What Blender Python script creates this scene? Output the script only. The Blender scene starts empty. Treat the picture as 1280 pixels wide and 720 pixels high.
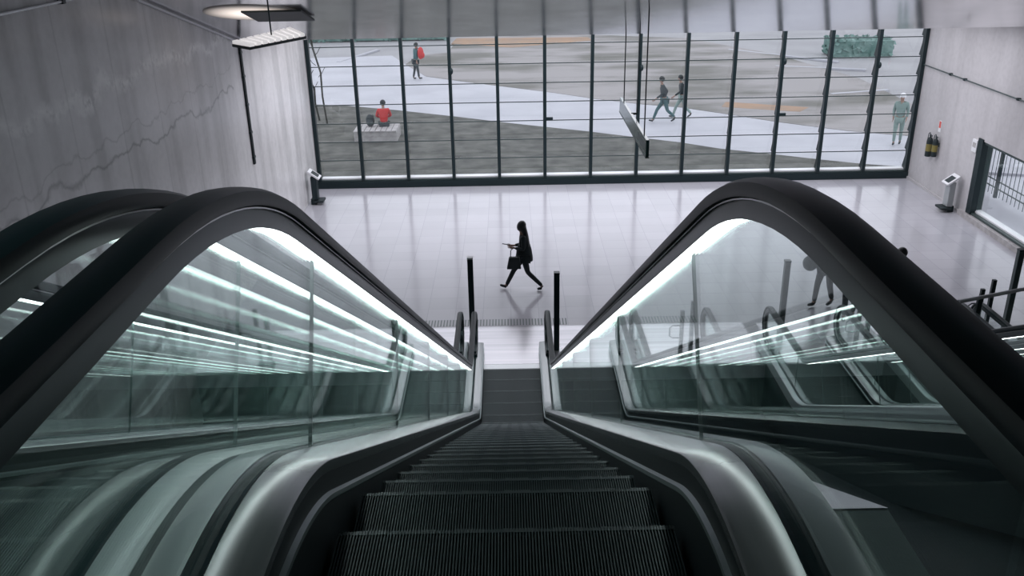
import bpy, bmesh, math, random
from math import sin, cos, tan, pi, radians, sqrt, atan2
from mathutils import Vector, Matrix
random.seed(7)
S = bpy.context.scene
C = S.collection

# ------------------------------------------------------------------ camera, world, lights, exposure
F_PX = 1125.0
CAM = (0.03, 0.0, 7.5)
cam_d = bpy.data.cameras.new('camera'); cam = bpy.data.objects.new('camera', cam_d); C.objects.link(cam)
cam_d.sensor_width = 36.0; cam_d.lens = 36.0 * F_PX / 1280.0; cam_d.clip_start = 0.05; cam_d.clip_end = 500
_p, _r = radians(22.8), radians(1.05)
_f = Vector((0, cos(_p), -sin(_p))); _x = Vector((1, 0, 0)); _u = _x.cross(_f)
_x2 = cos(_r) * _x - sin(_r) * _u; _u2 = sin(_r) * _x + cos(_r) * _u
cam.matrix_world = Matrix(((_x2.x, _u2.x, -_f.x, CAM[0]), (_x2.y, _u2.y, -_f.y, CAM[1]), (_x2.z, _u2.z, -_f.z, CAM[2]), (0, 0, 0, 1)))
S.camera = cam
S.view_settings.view_transform = 'Standard'; S.view_settings.look = 'None'
S.view_settings.exposure = 0.0; S.view_settings.gamma = 1.0; S.view_settings.use_curve_mapping = False
S.cycles.max_bounces = 14; S.cycles.glossy_bounces = 8; S.cycles.transparent_max_bounces = 40
S.cycles.diffuse_bounces = 3; S.cycles.transmission_bounces = 4
S.cycles.use_denoising = True; S.cycles.sample_clamp_indirect = 6.0
S.cycles.caustics_reflective = True; S.cycles.caustics_refractive = False

w = bpy.data.worlds.new('overcast_sky'); S.world = w; w.use_nodes = True
bg = w.node_tree.nodes['Background']; bg.inputs[0].default_value = (0.80, 0.82, 0.90, 1); bg.inputs[1].default_value = 1.6

def area(name, loc, size, power, col, rot=(0, 0, 0), spread=180):
    l = bpy.data.lights.new(name, 'AREA'); l.shape = 'RECTANGLE'; l.size, l.size_y = size
    l.energy = power; l.color = col; l.spread = radians(spread)
    o = bpy.data.objects.new(name, l); C.objects.link(o); o.location = loc; o.rotation_euler = rot; return o
# lamps of the hall (on its flat ceiling) and unseen fill lights added over the escalator shaft
area('hall_lamp', (3.0, 22.6, 4.9), (16, 5.5), 660, (0.93, 0.93, 1.0))
area('shaft_fill', (-1.8, 1.8, 8.9), (0.8, 3.0), 9, (0.72, 0.95, 0.93), (radians(14), 0, 0), 80)
area('shaft_fill', (4.2, 2.0, 9.0), (1.0, 4.0), 8, (0.72, 0.95, 0.93), (radians(14), radians(25), 0))
area('shaft_fill', (0.0, 10.5, 7.2), (4, 3.0), 60, (0.85, 0.93, 1.0), (radians(14), 0, 0))

# ------------------------------------------------------------------ materials
def mat(name, col, rough=0.5, metal=0.0, spec=0.5):
    m = bpy.data.materials.new(name); m.use_nodes = True
    b = m.node_tree.nodes['Principled BSDF']
    b.inputs['Base Color'].default_value = (*col, 1); b.inputs['Roughness'].default_value = rough
    b.inputs['Metallic'].default_value = metal; b.inputs['Specular IOR Level'].default_value = spec
    return m
def N(m, t, **k):
    n = m.node_tree.nodes.new(t)
    for a, v in k.items(): setattr(n, a, v)
    return n
def L(m, a, b): m.node_tree.links.new(a, b)
def bsdf(m): return m.node_tree.nodes['Principled BSDF']
def noisy(m, c1, c2, scale=4.0, stretch=(1, 1, 1), detail=6, lo=0.35, hi=0.65, bump=0.0, rough=None):
    tc = N(m, 'ShaderNodeTexCoord'); mp = N(m, 'ShaderNodeMapping'); mp.inputs['Scale'].default_value = stretch
    nz = N(m, 'ShaderNodeTexNoise'); nz.inputs['Scale'].default_value = scale; nz.inputs['Detail'].default_value = detail
    cr = N(m, 'ShaderNodeValToRGB'); cr.color_ramp.elements[0].position = lo; cr.color_ramp.elements[1].position = hi
    cr.color_ramp.elements[0].color = (*c1, 1); cr.color_ramp.elements[1].color = (*c2, 1)
    L(m, tc.outputs['Object'], mp.inputs[0]); L(m, mp.outputs[0], nz.inputs['Vector']); L(m, nz.outputs['Fac'], cr.inputs[0])
    L(m, cr.outputs[0], bsdf(m).inputs['Base Color'])
    if bump:
        bp = N(m, 'ShaderNodeBump'); bp.inputs['Strength'].default_value = bump; bp.inputs['Distance'].default_value = 0.02
        L(m, nz.outputs['Fac'], bp.inputs['Height']); L(m, bp.outputs[0], bsdf(m).inputs['Normal'])
    if rough:
        mr = N(m, 'ShaderNodeMapRange'); mr.inputs['To Min'].default_value = rough[0]; mr.inputs['To Max'].default_value = rough[1]
        L(m, nz.outputs['Fac'], mr.inputs[0]); L(m, mr.outputs[0], bsdf(m).inputs['Roughness'])
    return cr, nz
def emis(name, col, s):
    m = mat(name, (0.8, 0.8, 0.8)); bsdf(m).inputs['Emission Color'].default_value = (*col, 1)
    bsdf(m).inputs['Emission Strength'].default_value = s; return m
def glassm(name, tint, f0=0.04, rough=0.0):
    m = bpy.data.materials.new(name); m.use_nodes = True; nt = m.node_tree; nt.nodes.remove(nt.nodes['Principled BSDF'])
    out = nt.nodes['Material Output']
    tr = N(m, 'ShaderNodeBsdfTransparent'); tr.inputs[0].default_value = (*tint, 1)
    gl = N(m, 'ShaderNodeBsdfGlossy'); gl.inputs['Roughness'].default_value = rough; gl.inputs[0].default_value = (0.93, 1, 0.98, 1)
    ge = N(m, 'ShaderNodeNewGeometry'); dt = N(m, 'ShaderNodeVectorMath', operation='DOT_PRODUCT')
    ab = N(m, 'ShaderNodeMath', operation='ABSOLUTE'); om = N(m, 'ShaderNodeMath', operation='SUBTRACT'); om.inputs[0].default_value = 1
    pw = N(m, 'ShaderNodeMath', operation='POWER'); pw.inputs[1].default_value = 5
    ma = N(m, 'ShaderNodeMath', operation='MULTIPLY_ADD'); ma.inputs[1].default_value = 1 - f0; ma.inputs[2].default_value = f0
    mx = N(m, 'ShaderNodeMixShader')
    L(m, ge.outputs['Normal'], dt.inputs[0]); L(m, ge.outputs['Incoming'], dt.inputs[1]); L(m, dt.outputs['Value'], ab.inputs[0])
    L(m, ab.outputs[0], om.inputs[1]); L(m, om.outputs[0], pw.inputs[0]); L(m, pw.outputs[0], ma.inputs[0])
    L(m, ma.outputs[0], mx.inputs[0]); L(m, tr.outputs[0], mx.inputs[1]); L(m, gl.outputs[0], mx.inputs[2]); L(m, mx.outputs[0], out.inputs[0])
    return m

M = {}
M['rubber'] = mat('black_rubber', (0.011, 0.028, 0.033), 0.42, 0, 0.16)
M['profile'] = mat('dark_aluminium', (0.022, 0.040, 0.043), 0.36, 0.5)
M['led'] = emis('led_white', (0.93, 1.0, 1.0), 5.5)
M['glass'] = glassm('balustrade_glass', (0.95, 0.985, 0.975))
M['wglass'] = glassm('window_glass', (0.97, 0.985, 0.985), 0.03)
M['edge'] = mat('glass_edge_green', (0.35, 0.55, 0.5), 0.2)
M['deck'] = mat('brushed_steel', (0.2, 0.2, 0.2), 0.24, 0.5, 0.9)
noisy(M['deck'], (0.20, 0.22, 0.225), (0.26, 0.28, 0.285), 3.0, (6, 0.3, 0.3), rough=(0.20, 0.26))
M['body'] = mat('grey_body', (0.4, 0.42, 0.43), 0.4, 0.3)
M['deck2'] = mat('satin_steel', (0.36, 0.41, 0.42), 0.36, 0.35, 0.8)
M['deckgrey'] = mat('grey_steel', (0.30, 0.36, 0.36), 0.42, 0.6)
M['skirt'] = mat('black_skirt', (0.006, 0.014, 0.017), 0.45)
M['uplight'] = emis('uplight_reflector', (1, .96, .97), 0.55)
M['pale'] = mat('lit_metal', (0.75, 0.75, 0.78), 0.35, 0.9)  # paler than the box steel, paints window light on its sloping end
M['joint'] = mat('panel_joint', (0.16, 0.21, 0.21), 0.4)
M['clad'] = mat('black_cladding', (0.010, 0.024, 0.028), 0.7, 0, 0.2)
M['rib'] = mat('step_rib', (0.062, 0.086, 0.090), 0.5, 0.4)
M['groove'] = mat('step_groove', (0.006, 0.012, 0.014), 0.7)
M['nose'] = mat('step_nosing', (0.095, 0.118, 0.122), 0.45, 0.5)
M['plate'] = mat('floor_plate_steel', (0.72, 0.71, 0.74), 0.22, 0.55)
noisy(M['plate'], (0.42, 0.42, 0.45), (0.60, 0.59, 0.62), 1.2, (0.15, 6, 1), rough=(0.15, 0.3))
M['dark'] = mat('dark_frame_metal', (0.012, 0.026, 0.030), 0.4, 0.3)
M['frame'] = mat('teal_grey_frame', (0.06, 0.085, 0.085), 0.4, 0.4)
M['silver'] = mat('silver_metal', (0.45, 0.47, 0.48), 0.35, 0.8)
M['white'] = mat('white_plastic', (0.8, 0.8, 0.82), 0.4)
M['black'] = mat('black_matt', (0.010, 0.020, 0.023), 0.6)
M['red'] = mat('red_fabric', (0.55, 0.04, 0.04), 0.7)
M['signred'] = mat('red_sign', (0.65, 0.10, 0.08), 0.5)
M['yellow'] = mat('yellow_label', (0.22, 0.18, 0.05), 0.5)
M['skin'] = mat('skin', (0.35, 0.22, 0.17), 0.6)
M['hair'] = mat('dark_hair', (0.010, 0.014, 0.015), 0.5)
M['cloth'] = mat('black_cloth', (0.009, 0.017, 0.020), 0.8)
M['grey_cloth'] = mat('dark_grey_cloth', (0.045, 0.055, 0.06), 0.85)
M['teal_cloth'] = mat('faded_teal_cloth', (0.06, 0.13, 0.14), 0.85)
M['pale_cloth'] = mat('pale_sage_cloth', (0.24, 0.32, 0.30), 0.85)
M['bark'] = mat('bark', (0.05, 0.05, 0.045), 0.9)
M['stone'] = mat('pale_concrete', (0.42, 0.40, 0.40), 0.8)
noisy(M['stone'], (0.36, 0.34, 0.34), (0.48, 0.46, 0.46), 6)

# floor tiles
m = mat('hall_floor_tile', (0.5, 0.5, 0.53), 0.3, 0, 0.6); M['floor'] = m
tc = N(m, 'ShaderNodeTexCoord'); br = N(m, 'ShaderNodeTexBrick'); br.offset = 0.0
br.inputs['Scale'].default_value = 1.0; br.inputs['Brick Width'].default_value = 0.56; br.inputs['Row Height'].default_value = 0.56
br.inputs['Mortar Size'].default_value = 0.006; br.inputs['Mortar Smooth'].default_value = 0.3
br.inputs['Color1'].default_value = (0.45, 0.445, 0.48, 1); br.inputs['Color2'].default_value = (0.49, 0.48, 0.52, 1)
br.inputs['Mortar'].default_value = (0.36, 0.36, 0.40, 1)
L(m, tc.outputs['Object'], br.inputs['Vector']); L(m, br.outputs['Color'], bsdf(m).inputs['Base Color'])
nz = N(m, 'ShaderNodeTexNoise'); nz.inputs['Scale'].default_value = 1.5; mr = N(m, 'ShaderNodeMapRange')
mr.inputs['To Min'].default_value = 0.10; mr.inputs['To Max'].default_value = 0.19
L(m, tc.outputs['Object'], nz.inputs['Vector']); L(m, nz.outputs['Fac'], mr.inputs[0]); L(m, mr.outputs[0], bsdf(m).inputs['Roughness'])

# stained concrete wall: cloudy noise, vertical streaks, board joints and long cracks
def concrete(name, c1, c2, streak, cracks, rough):
    m = mat(name, c1, rough, 0, 0.5); nt = m.node_tree
    tc = N(m, 'ShaderNodeTexCoord')
    def nz(scale, st, det=6):
        mp = N(m, 'ShaderNodeMapping'); mp.inputs['Scale'].default_value = st; n = N(m, 'ShaderNodeTexNoise')
        n.inputs['Scale'].default_value = scale; n.inputs['Detail'].default_value = det
        L(m, tc.outputs['Object'], mp.inputs[0]); L(m, mp.outputs[0], n.inputs['Vector']); return n
    a = nz(0.5, (1, 1, 1)); b = nz(1.6, (1, 1, 0.10)); c = nz(9, (1, 1, 1), 8)
    r = N(m, 'ShaderNodeValToRGB'); r.color_ramp.elements[0].position = 0.3; r.color_ramp.elements[1].position = 0.7
    r.color_ramp.elements[0].color = (*c1, 1); r.color_ramp.elements[1].color = (*c2, 1); L(m, a.outputs['Fac'], r.inputs[0])
    def mult(src, fac, lo, hi, strength):
        rr = N(m, 'ShaderNodeMapRange'); rr.inputs['From Min'].default_value = lo; rr.inputs['From Max'].default_value = hi
        rr.inputs['To Min'].default_value = 1 - strength; rr.inputs['To Max'].default_value = 1.0; L(m, fac, rr.inputs[0])
        mx = N(m, 'ShaderNodeMix', data_type='RGBA', blend_type='MULTIPLY'); mx.inputs[0].default_value = 1
        L(m, src, mx.inputs[6]); L(m, rr.outputs[0], mx.inputs[7]); return mx.outputs[2]
    col = mult(r.outputs[0], b.outputs['Fac'], 0.38, 0.55, streak)
    col = mult(col, c.outputs['Fac'], 0.3, 0.6, 0.08)
    if cracks:
        sp = N(m, 'ShaderNodeSeparateXYZ'); L(m, tc.outputs['Object'], sp.inputs[0])
        wn = nz(1.3, (1, 1, 1), 4)
        for (sl, off, wd, st, white) in cracks:     # z = sl*y + off + wobble
            e = N(m, 'ShaderNodeMath', operation='MULTIPLY_ADD'); e.inputs[1].default_value = -sl; L(m, sp.outputs['Y'], e.inputs[0]); L(m, sp.outputs['Z'], e.inputs[2])
            g = N(m, 'ShaderNodeMath', operation='MULTIPLY_ADD'); g.inputs[1].default_value = 0.9; L(m, wn.outputs['Fac'], g.inputs[0]); L(m, e.outputs[0], g.inputs[2])
            h = N(m, 'ShaderNodeMath', operation='SUBTRACT'); h.inputs[1].default_value = off + 0.45; L(m, g.outputs[0], h.inputs[0])
            ab0 = N(m, 'ShaderNodeMath', operation='ABSOLUTE'); L(m, h.outputs[0], ab0.inputs[0])
            gt = N(m, 'ShaderNodeMath', operation='GREATER_THAN'); gt.inputs[1].default_value = 18.7; L(m, sp.outputs['Y'], gt.inputs[0])
            ab = N(m, 'ShaderNodeMath', operation='MULTIPLY_ADD'); ab.inputs[1].default_value = 10; L(m, gt.outputs[0], ab.inputs[0]); L(m, ab0.outputs[0], ab.inputs[2])
            if white:
                rr = N(m, 'ShaderNodeMapRange'); rr.inputs['From Max'].default_value = wd; rr.inputs['To Min'].default_value = st; rr.inputs['To Max'].default_value = 0; L(m, ab.outputs[0], rr.inputs[0])
                fm = N(m, 'ShaderNodeMath', operation='MULTIPLY'); L(m, rr.outputs[0], fm.inputs[0])
                gr = N(m, 'ShaderNodeMapRange'); gr.inputs['From Min'].default_value = 0.38; gr.inputs['From Max'].default_value = 0.55; L(m, c.outputs['Fac'], gr.inputs[0]); L(m, gr.outputs[0], fm.inputs[1])
                mx = N(m, 'ShaderNodeMix', data_type='RGBA'); L(m, fm.outputs[0], mx.inputs[0]); L(m, col, mx.inputs[6]); mx.inputs[7].default_value = (0.95, 0.94, 0.93, 1); col = mx.outputs[2]
            else:
                col = mult(col, ab.outputs[0], 0, wd, st)
        for y0 in (8.6, 10.1, 11.6, 13.1, 14.6, 16.1, 17.6):
            h = N(m, 'ShaderNodeMath', operation='SUBTRACT'); h.inputs[1].default_value = y0; L(m, sp.outputs['Y'], h.inputs[0])
            ab = N(m, 'ShaderNodeMath', operation='ABSOLUTE'); L(m, h.outputs[0], ab.inputs[0]); col = mult(col, ab.outputs[0], 0.0, 0.03, 0.18)
    L(m, col, bsdf(m).inputs['Base Color'])
    bp = N(m, 'ShaderNodeBump'); bp.inputs['Strength'].default_value = 0.06; bp.inputs['Distance'].default_value = 0.02
    L(m, c.outputs['Fac'], bp.inputs['Height']); L(m, bp.outputs[0], bsdf(m).inputs['Normal'])
    return m
M['wall_l'] = concrete('stained_concrete', (0.66, 0.645, 0.65), (0.86, 0.845, 0.85), 0.22,
                       [(-0.015, 4.44, 0.05, 0.45, False), (0.0, 5.28, 0.14, 1.0, True), (0.01, 4.42, 0.03, 0.25, False)], 0.26)
M['wall_r'] = concrete('plain_concrete', (0.52, 0.50, 0.51), (0.59, 0.57, 0.58), 0.12, [], 0.6)

# polished sloping ceiling
m = mat('polished_ceiling', (0.5, 0.5, 0.52), 0.12, 0.8); M['ceil'] = m
noisy(m, (0.82, 0.81, 0.83), (0.94, 0.93, 0.95), 1.3, (1, 1, 1), bump=0.02, rough=(0.09, 0.17))
M['grass'] = mat('dry_grass', (0.1, 0.1, 0.08), 0.9); noisy(M['grass'], (0.055, 0.056, 0.05), (0.14, 0.138, 0.125), 1.6, detail=12, lo=0.32, hi=0.68)
M['grass2'] = mat('worn_grass', (0.3, 0.28, 0.26), 0.9)
cr, _n = noisy(M['grass2'], (0.16, 0.155, 0.14), (0.33, 0.31, 0.31), 0.35, (0.5, 1, 1), detail=10, lo=0.38, hi=0.56)
M['path'] = mat('pale_paving', (0.66, 0.66, 0.72), 0.6); noisy(M['path'], (0.43, 0.43, 0.475), (0.50, 0.50, 0.545), 0.5)
M['road'] = mat('road_paving', (0.45, 0.44, 0.46), 0.7); noisy(M['road'], (0.30, 0.295, 0.31), (0.36, 0.355, 0.37), 0.3)
M['brick'] = mat('orange_brick_paving', (0.45, 0.26, 0.15), 0.8); noisy(M['brick'], (0.29, 0.21, 0.16), (0.38, 0.24, 0.15), 1)
M['hedge'] = mat('hedge_leaves', (0.10, 0.22, 0.19), 0.8); noisy(M['hedge'], (0.10, 0.19, 0.17), (0.20, 0.31, 0.285), 2)

# ------------------------------------------------------------------ mesh helpers
class MB:
    def __init__(s): s.v = []; s.f = []; s.mi = []; s.m = 0
    def add(s, vs, fs):
        o = len(s.v); s.v += [tuple(v) for v in vs]; s.f += [tuple(o + i for i in f) for f in fs]; s.mi += [s.m] * len(fs)
    def box(s, x0, x1, y0, y1, z0, z1, T=None):
        vs = [(x, y, z) for x in (x0, x1) for y in (y0, y1) for z in (z0, z1)]
        if T: vs = [T(v) for v in vs]
        s.add(vs, [(0, 1, 3, 2), (4, 6, 7, 5), (0, 4, 5, 1), (2, 3, 7, 6), (0, 2, 6, 4), (1, 5, 7, 3)]); return s
    def prism(s, poly, axis_vec):      # poly: 3D points, extruded by vector
        n = len(poly); a = Vector(axis_vec); vs = [Vector(p) for p in poly] + [Vector(p) + a for p in poly]
        s.add(vs, [tuple(range(n)), tuple(range(2 * n - 1, n - 1, -1))] + [(i, i + n, (i + 1) % n + n, (i + 1) % n) for i in range(n)]); return s
    def tube(s, a, b, r, n=12, r2=None):
        a, b = Vector(a), Vector(b); d = (b - a).normalized(); u = d.orthogonal().normalized(); v = d.cross(u); r2 = r if r2 is None else r2
        vs = [a + r * (cos(2 * pi * i / n) * u + sin(2 * pi * i / n) * v) for i in range(n)] + [b + r2 * (cos(2 * pi * i / n) * u + sin(2 * pi * i / n) * v) for i in range(n)]
        s.add(vs, [tuple(range(n - 1, -1, -1)), tuple(range(n, 2 * n))] + [(i, (i + 1) % n, (i + 1) % n + n, i + n) for i in range(n)]); return s
    def poly_tube(s, pts, r, n=8):
        pts = [Vector(p) for p in pts]; k = len(pts); vs = []; up = None
        for i, p in enumerate(pts):
            d = (pts[min(i + 1, k - 1)] - pts[max(i - 1, 0)]).normalized()
            u = d.orthogonal().normalized() if up is None else (up - up.dot(d) * d).normalized(); up = u; v = d.cross(u)
            vs += [p + r * (cos(2 * pi * j / n) * u + sin(2 * pi * j / n) * v) for j in range(n)]
        fs = [(i * n + j, i * n + (j + 1) % n, (i + 1) * n + (j + 1) % n, (i + 1) * n + j) for i in range(k - 1) for j in range(n)]
        s.add(vs, fs + [tuple(range(n - 1, -1, -1)), tuple(range((k - 1) * n, k * n))]); return s
    def lathe(s, c, prof, n=16, T=None):
        vs = [(c[0] + r * cos(2 * pi * i / n), c[1] + r * sin(2 * pi * i / n), c[2] + z) for (r, z) in prof for i in range(n)]
        if T: vs = [T(v) for v in vs]
        k = len(prof)
        s.add(vs, [(a * n + i, a * n + (i + 1) % n, (a + 1) * n + (i + 1) % n, (a + 1) * n + i) for a in range(k - 1) for i in range(n)] + [tuple(range(n - 1, -1, -1)), tuple(range((k - 1) * n, k * n))]); return s
    def ell(s, c, r, n=16, k=10, T=None):
        prof = [(max(1e-4, sin(pi * i / k)), -cos(pi * i / k)) for i in range(k + 1)]
        vs = [(c[0] + r[0] * q * cos(2 * pi * i / n), c[1] + r[1] * q * sin(2 * pi * i / n), c[2] + r[2] * z) for (q, z) in prof for i in range(n)]
        if T: vs = [T(v) for v in vs]
        s.add(vs, [(a * n + i, a * n + (i + 1) % n, (a + 1) * n + (i + 1) % n, (a + 1) * n + i) for a in range(k) for i in range(n)]); return s
    def build(s, name, mats, parent=None, smooth=False):
        me = bpy.data.meshes.new(name); me.from_pydata(s.v, [], s.f)
        ms = mats if isinstance(mats, (list, tuple)) else [mats]
        for q in ms: me.materials.append(q)
        for p, i in zip(me.polygons, s.mi): p.material_index = i
        bm = bmesh.new(); bm.from_mesh(me); bmesh.ops.recalc_face_normals(bm, faces=bm.faces); bm.to_mesh(me); bm.free()
        if smooth:
            for p in me.polygons: p.use_smooth = True
            me.set_sharp_from_angle(angle=radians(38))
        me.update(); o = bpy.data.objects.new(name, me); C.objects.link(o)
        if parent: o.parent = parent
        return o
def tag(o, label, cat, group=None, kind=None):
    o['label'] = label; o['category'] = cat
    if group: o['group'] = group
    if kind: o['kind'] = kind
    return o
def struct(o, label=None):
    o['kind'] = 'structure'
    if label: o['label'] = label
    return o
def empty(name, loc=(0, 0, 0), rz=0):
    o = bpy.data.objects.new(name, None); C.objects.link(o); o.location = loc; o.rotation_euler = (0, 0, rz); o.empty_display_size = 0.1; return o
def copy_tree(o, parent=None):
    c = o.copy(); C.objects.link(c)
    if parent: c.parent = parent
    for ch in list(o.children): copy_tree(ch, c)
    return c
def bevel(o, wd, seg=2):
    b = o.modifiers.new('bevel', 'BEVEL'); b.width = wd; b.segments = seg; b.limit_method = 'ANGLE'; b.angle_limit = radians(40); return o

# ------------------------------------------------------------------ setting
XL, XR, YW, YH = -5.62, 11.75, 25.7, 14.2
CEIL_S, CEIL_Y, CEIL_Z = 0.257, 19.5, 5.05
def ceil_z(y): return CEIL_Z + CEIL_S * (CEIL_Y - y)
struct(MB().box(XL, XR, YH, YW + 0.3, -0.3, 0.0).build('floor', M['floor']), 'pale tiled hall floor')
# the dark lower slope and pit between the two banks of escalators
pit = MB(); pit.prism([(0.0, 1.4, 5.1), (0.0, 12.0, -1.0), (0.0, YH, -1.0), (0.0, YH, -1.6), (0.0, 1.4, 4.4)], (XR, 0, 0)); pit.v = [(x + 0.0, y, z) for x, y, z in pit.v]
pit2 = MB(); pit2.prism([(XL, 1.4, 5.1), (XL, 12.0, -1.0), (XL, YH, -1.0), (XL, YH, -1.6), (XL, 1.4, 4.4)], (-XL, 0, 0))
struct(pit.build('floor_slope', M['clad'])); struct(pit2.build('floor_slope', M['clad']))
struct(MB().box(XL, XR, -6, 0.2, 5.6, 5.88).build('floor_landing', M['floor']))
struct(MB().box(XL, XR, 0.2, 1.4, 4.4, 5.3).build('floor_landing_edge', M['clad']))
struct(MB().box(XL - 0.3, XL, -6, YW + 0.3, -1.6, 12.5).build('wall_left', M['wall_l']), 'stained bare concrete wall with cracks')
wr = MB()
DY0, DY1, DZ0, DZ1 = 16.0, 21.95, 0.14, 2.02      # glazed opening in the right wall
wr.box(XR, XR + 0.35, DY1, YW + 0.3, -1.6, 12.5); wr.box(XR, XR + 0.35, -6, DY0, -1.6, 12.5)
wr.box(XR, XR + 0.35, DY0, DY1, DZ1, 12.5); wr.box(XR, XR + 0.35, DY0, DY1, -1.6, DZ0)
struct(wr.build('wall_right', M['wall_r']), 'smooth pale concrete wall')
struct(MB().box(XL, XR, -6.3, -6, 5.3, 12.5).build('wall_back', M['wall_r']))
cl = MB(); cl.prism([(XL, -6.0, ceil_z(-6)), (XL, CEIL_Y, CEIL_Z), (XL, CEIL_Y, CEIL_Z + 0.35), (XL, -6.0, ceil_z(-6) + 0.35)], (XR - XL, 0, 0))
clo = struct(cl.build('ceiling', M['ceil']), 'polished sloping ceiling reflecting the window')
uvl = clo.data.uv_layers.new(name='brushed')
for lp in clo.data.loops:
    v_ = clo.data.vertices[lp.vertex_index].co; uvl.data[lp.index].uv = (v_.x * .1, v_.y * .1)
struct(MB().box(XL, XR, CEIL_Y, YW + 0.3, CEIL_Z + 0.1, CEIL_Z + 0.4).build('ceiling_hall', M['wall_r']))
struct(MB().box(XR - 0.035, XR + 0.0, DY1, YW, 0, 0.07).build('baseboard_right', M['wall_r']))
struct(MB().box(XR - 0.10, XR, DY0, DY1 + 0.35, 0, 0.13).build('trim_1', M['stone']), 'low kerb under the glazed side opening')

# pit side walls under the hall floor edge
struct(MB().box(XL, XR, YH, YH + 0.3, -1.6, -0.3).build('wall_pit', M['clad']))

# big louvred window
win = empty('window_1', (0, YW, 0)); struct(win, 'wide wall of louvred glass panes')
X0, BAY, NB = -5.62, 1.3363, 13
ZS = [0.27, 0.80, 1.34, 1.88, 2.42, 2.96, 3.50, 4.04, 4.58, 5.12]
MB().box(XL, XR, -0.06, 0.22, 0.0, 0.20).build('sill_beam', M['dark'], win)
MB().box(XL, XR, -0.02, 0.24, 0.20, 0.24).build('sill_cap', M['frame'], win)
MB().box(XL + 0.1, XR - 0.1, 0.06, 0.30, 0.24, 0.275).build('sill_tray', M['white'], win)
for i in range(NB + 1):
    x = X0 + BAY * i; e = i in (0, NB)
    hw = 0.046 if not e else 0.05
    if i == 0: x += 0.06
    if i == NB: x -= 0.06
    q = MB(); q.box(x - hw, x + hw, -0.05, 0.10, 0.22, 5.15)
    for z0, z1 in zip(ZS[:-1], ZS[1:]):        # tapered louvre cheek plates on the outer face
        q.prism([(x - 0.012, 0.10, z0), (x - 0.012, 0.30, z0 + 0.02), (x - 0.012, 0.13, z1), (x - 0.012, 0.10, z1)], (0.024, 0, 0))
    q.build('mullion', M['dark'], win)
for i in range(NB):
    xa, xb = X0 + BAY * i + 0.04, X0 + BAY * (i + 1) - 0.04
    g = MB()
    for z0, z1 in zip(ZS[:-1], ZS[1:]):
        g.prism([(xa, 0.27, z0), (xa, 0.276, z0), (xa, 0.126, z1 + 0.01), (xa, 0.12, z1 + 0.01)], (xb - xa, 0, 0))
    g.build('glass_panes', M['wglass'], win)
    t = MB()
    for z0 in ZS[1:-1]: t.box(xa, xb, 0.10, 0.128, z0 - 0.012, z0 + 0.012)
    t.build('transoms', M['frame'], win)
for bi, z in ((5, 1.92), (10, 1.92)):
    MB().box(X0 + BAY * bi + 0.035, X0 + BAY * bi + 0.23, -0.03, 0.05, z, z + 0.07).build('louvre_motor', M['dark'], win)
for bi, z in ((3, 3.35), (10, 3.45), (7, 3.35), (12, 3.3)):
    q = MB(); q.ell((X0 + BAY * bi + 0.05, -0.06, z), (0.05, 0.05, 0.09)); q.build('louvre_crank', M['dark'], win, True)

# ------------------------------------------------------------------ escalator
NOSE_TOP, NOSE_BOT, ZU = 1.886, 12.33, 6.03
A30 = radians(30)
def base_path():
    pts = []
    T1 = 1.25 * tan(A30 / 2); T2 = 1.40 * tan(A30 / 2)
    y = -1.3
    while y < NOSE_TOP - T1 - 0.01: pts.append((y, ZU, 0.0)); y += 0.4
    cy, cz = NOSE_TOP - T1, ZU - 1.25
    for i in range(13): a = A30 * i / 12; pts.append((cy + 1.25 * sin(a), cz + 1.25 * cos(a), -a))
    y0, z0 = pts[-1][0], pts[-1][1]; y1, z1 = NOSE_BOT - T2 * cos(A30), T2 * sin(A30)
    n = 24
    for i in range(1, n + 1): pts.append((y0 + (y1 - y0) * i / n, z0 + (z1 - z0) * i / n, -A30))
    cy, cz = NOSE_BOT + T2, 1.40
    for i in range(1, 13): a = A30 * (1 - i / 12); pts.append((cy - 1.40 * sin(a), cz - 1.40 * cos(a), -a))
    y = pts[-1][0] + 0.3
    while y < 14.45: pts.append((y, 0.0, 0.0)); y += 0.3
    pts.append((14.5, 0.0, 0.0)); return pts
BP = base_path()
def off(h, pts=None): return [(y - sin(a) * h, z + cos(a) * h, a) for (y, z, a) in (pts or BP)]
def nosing_z(Y):
    for (a, b) in zip(BP[:-1], BP[1:]):
        if a[0] <= Y <= b[0]: return a[1] + (b[1] - a[1]) * (Y - a[0]) / (b[0] - a[0])
    return 0.0 if Y > 10 else ZU
def step_z(Y):
    z = (NOSE_BOT - Y) * tan(A30) + 0.04 * max(0.0, min(1.0, (12.0 - Y) / 9.0)); a = z - 5.83
    if Y < 6: return 5.83 + (a - sqrt(a * a + 0.004)) / 2
    return nosing_z(Y) + 0.04 * max(0.0, min(1.0, (12.0 - Y) / 9.0))
def sweep(sec, path, mb=None, closed=True):      # sec: (x, n) around the path
    mb = mb or MB(); k = len(sec); vs = []
    for (y, z, a) in path:
        for (x, n) in sec: vs.append((x, y - sin(a) * n, z + cos(a) * n))
    fs = [(i * k + j, i * k + (j + 1) % k, (i + 1) * k + (j + 1) % k, (i + 1) * k + j) for i in range(len(path) - 1) for j in range(k if closed else k - 1)]
    if closed: fs += [tuple(range(k)), tuple(range((len(path) - 1) * k, len(path) * k))]
    mb.add(vs, fs); return mb
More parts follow.
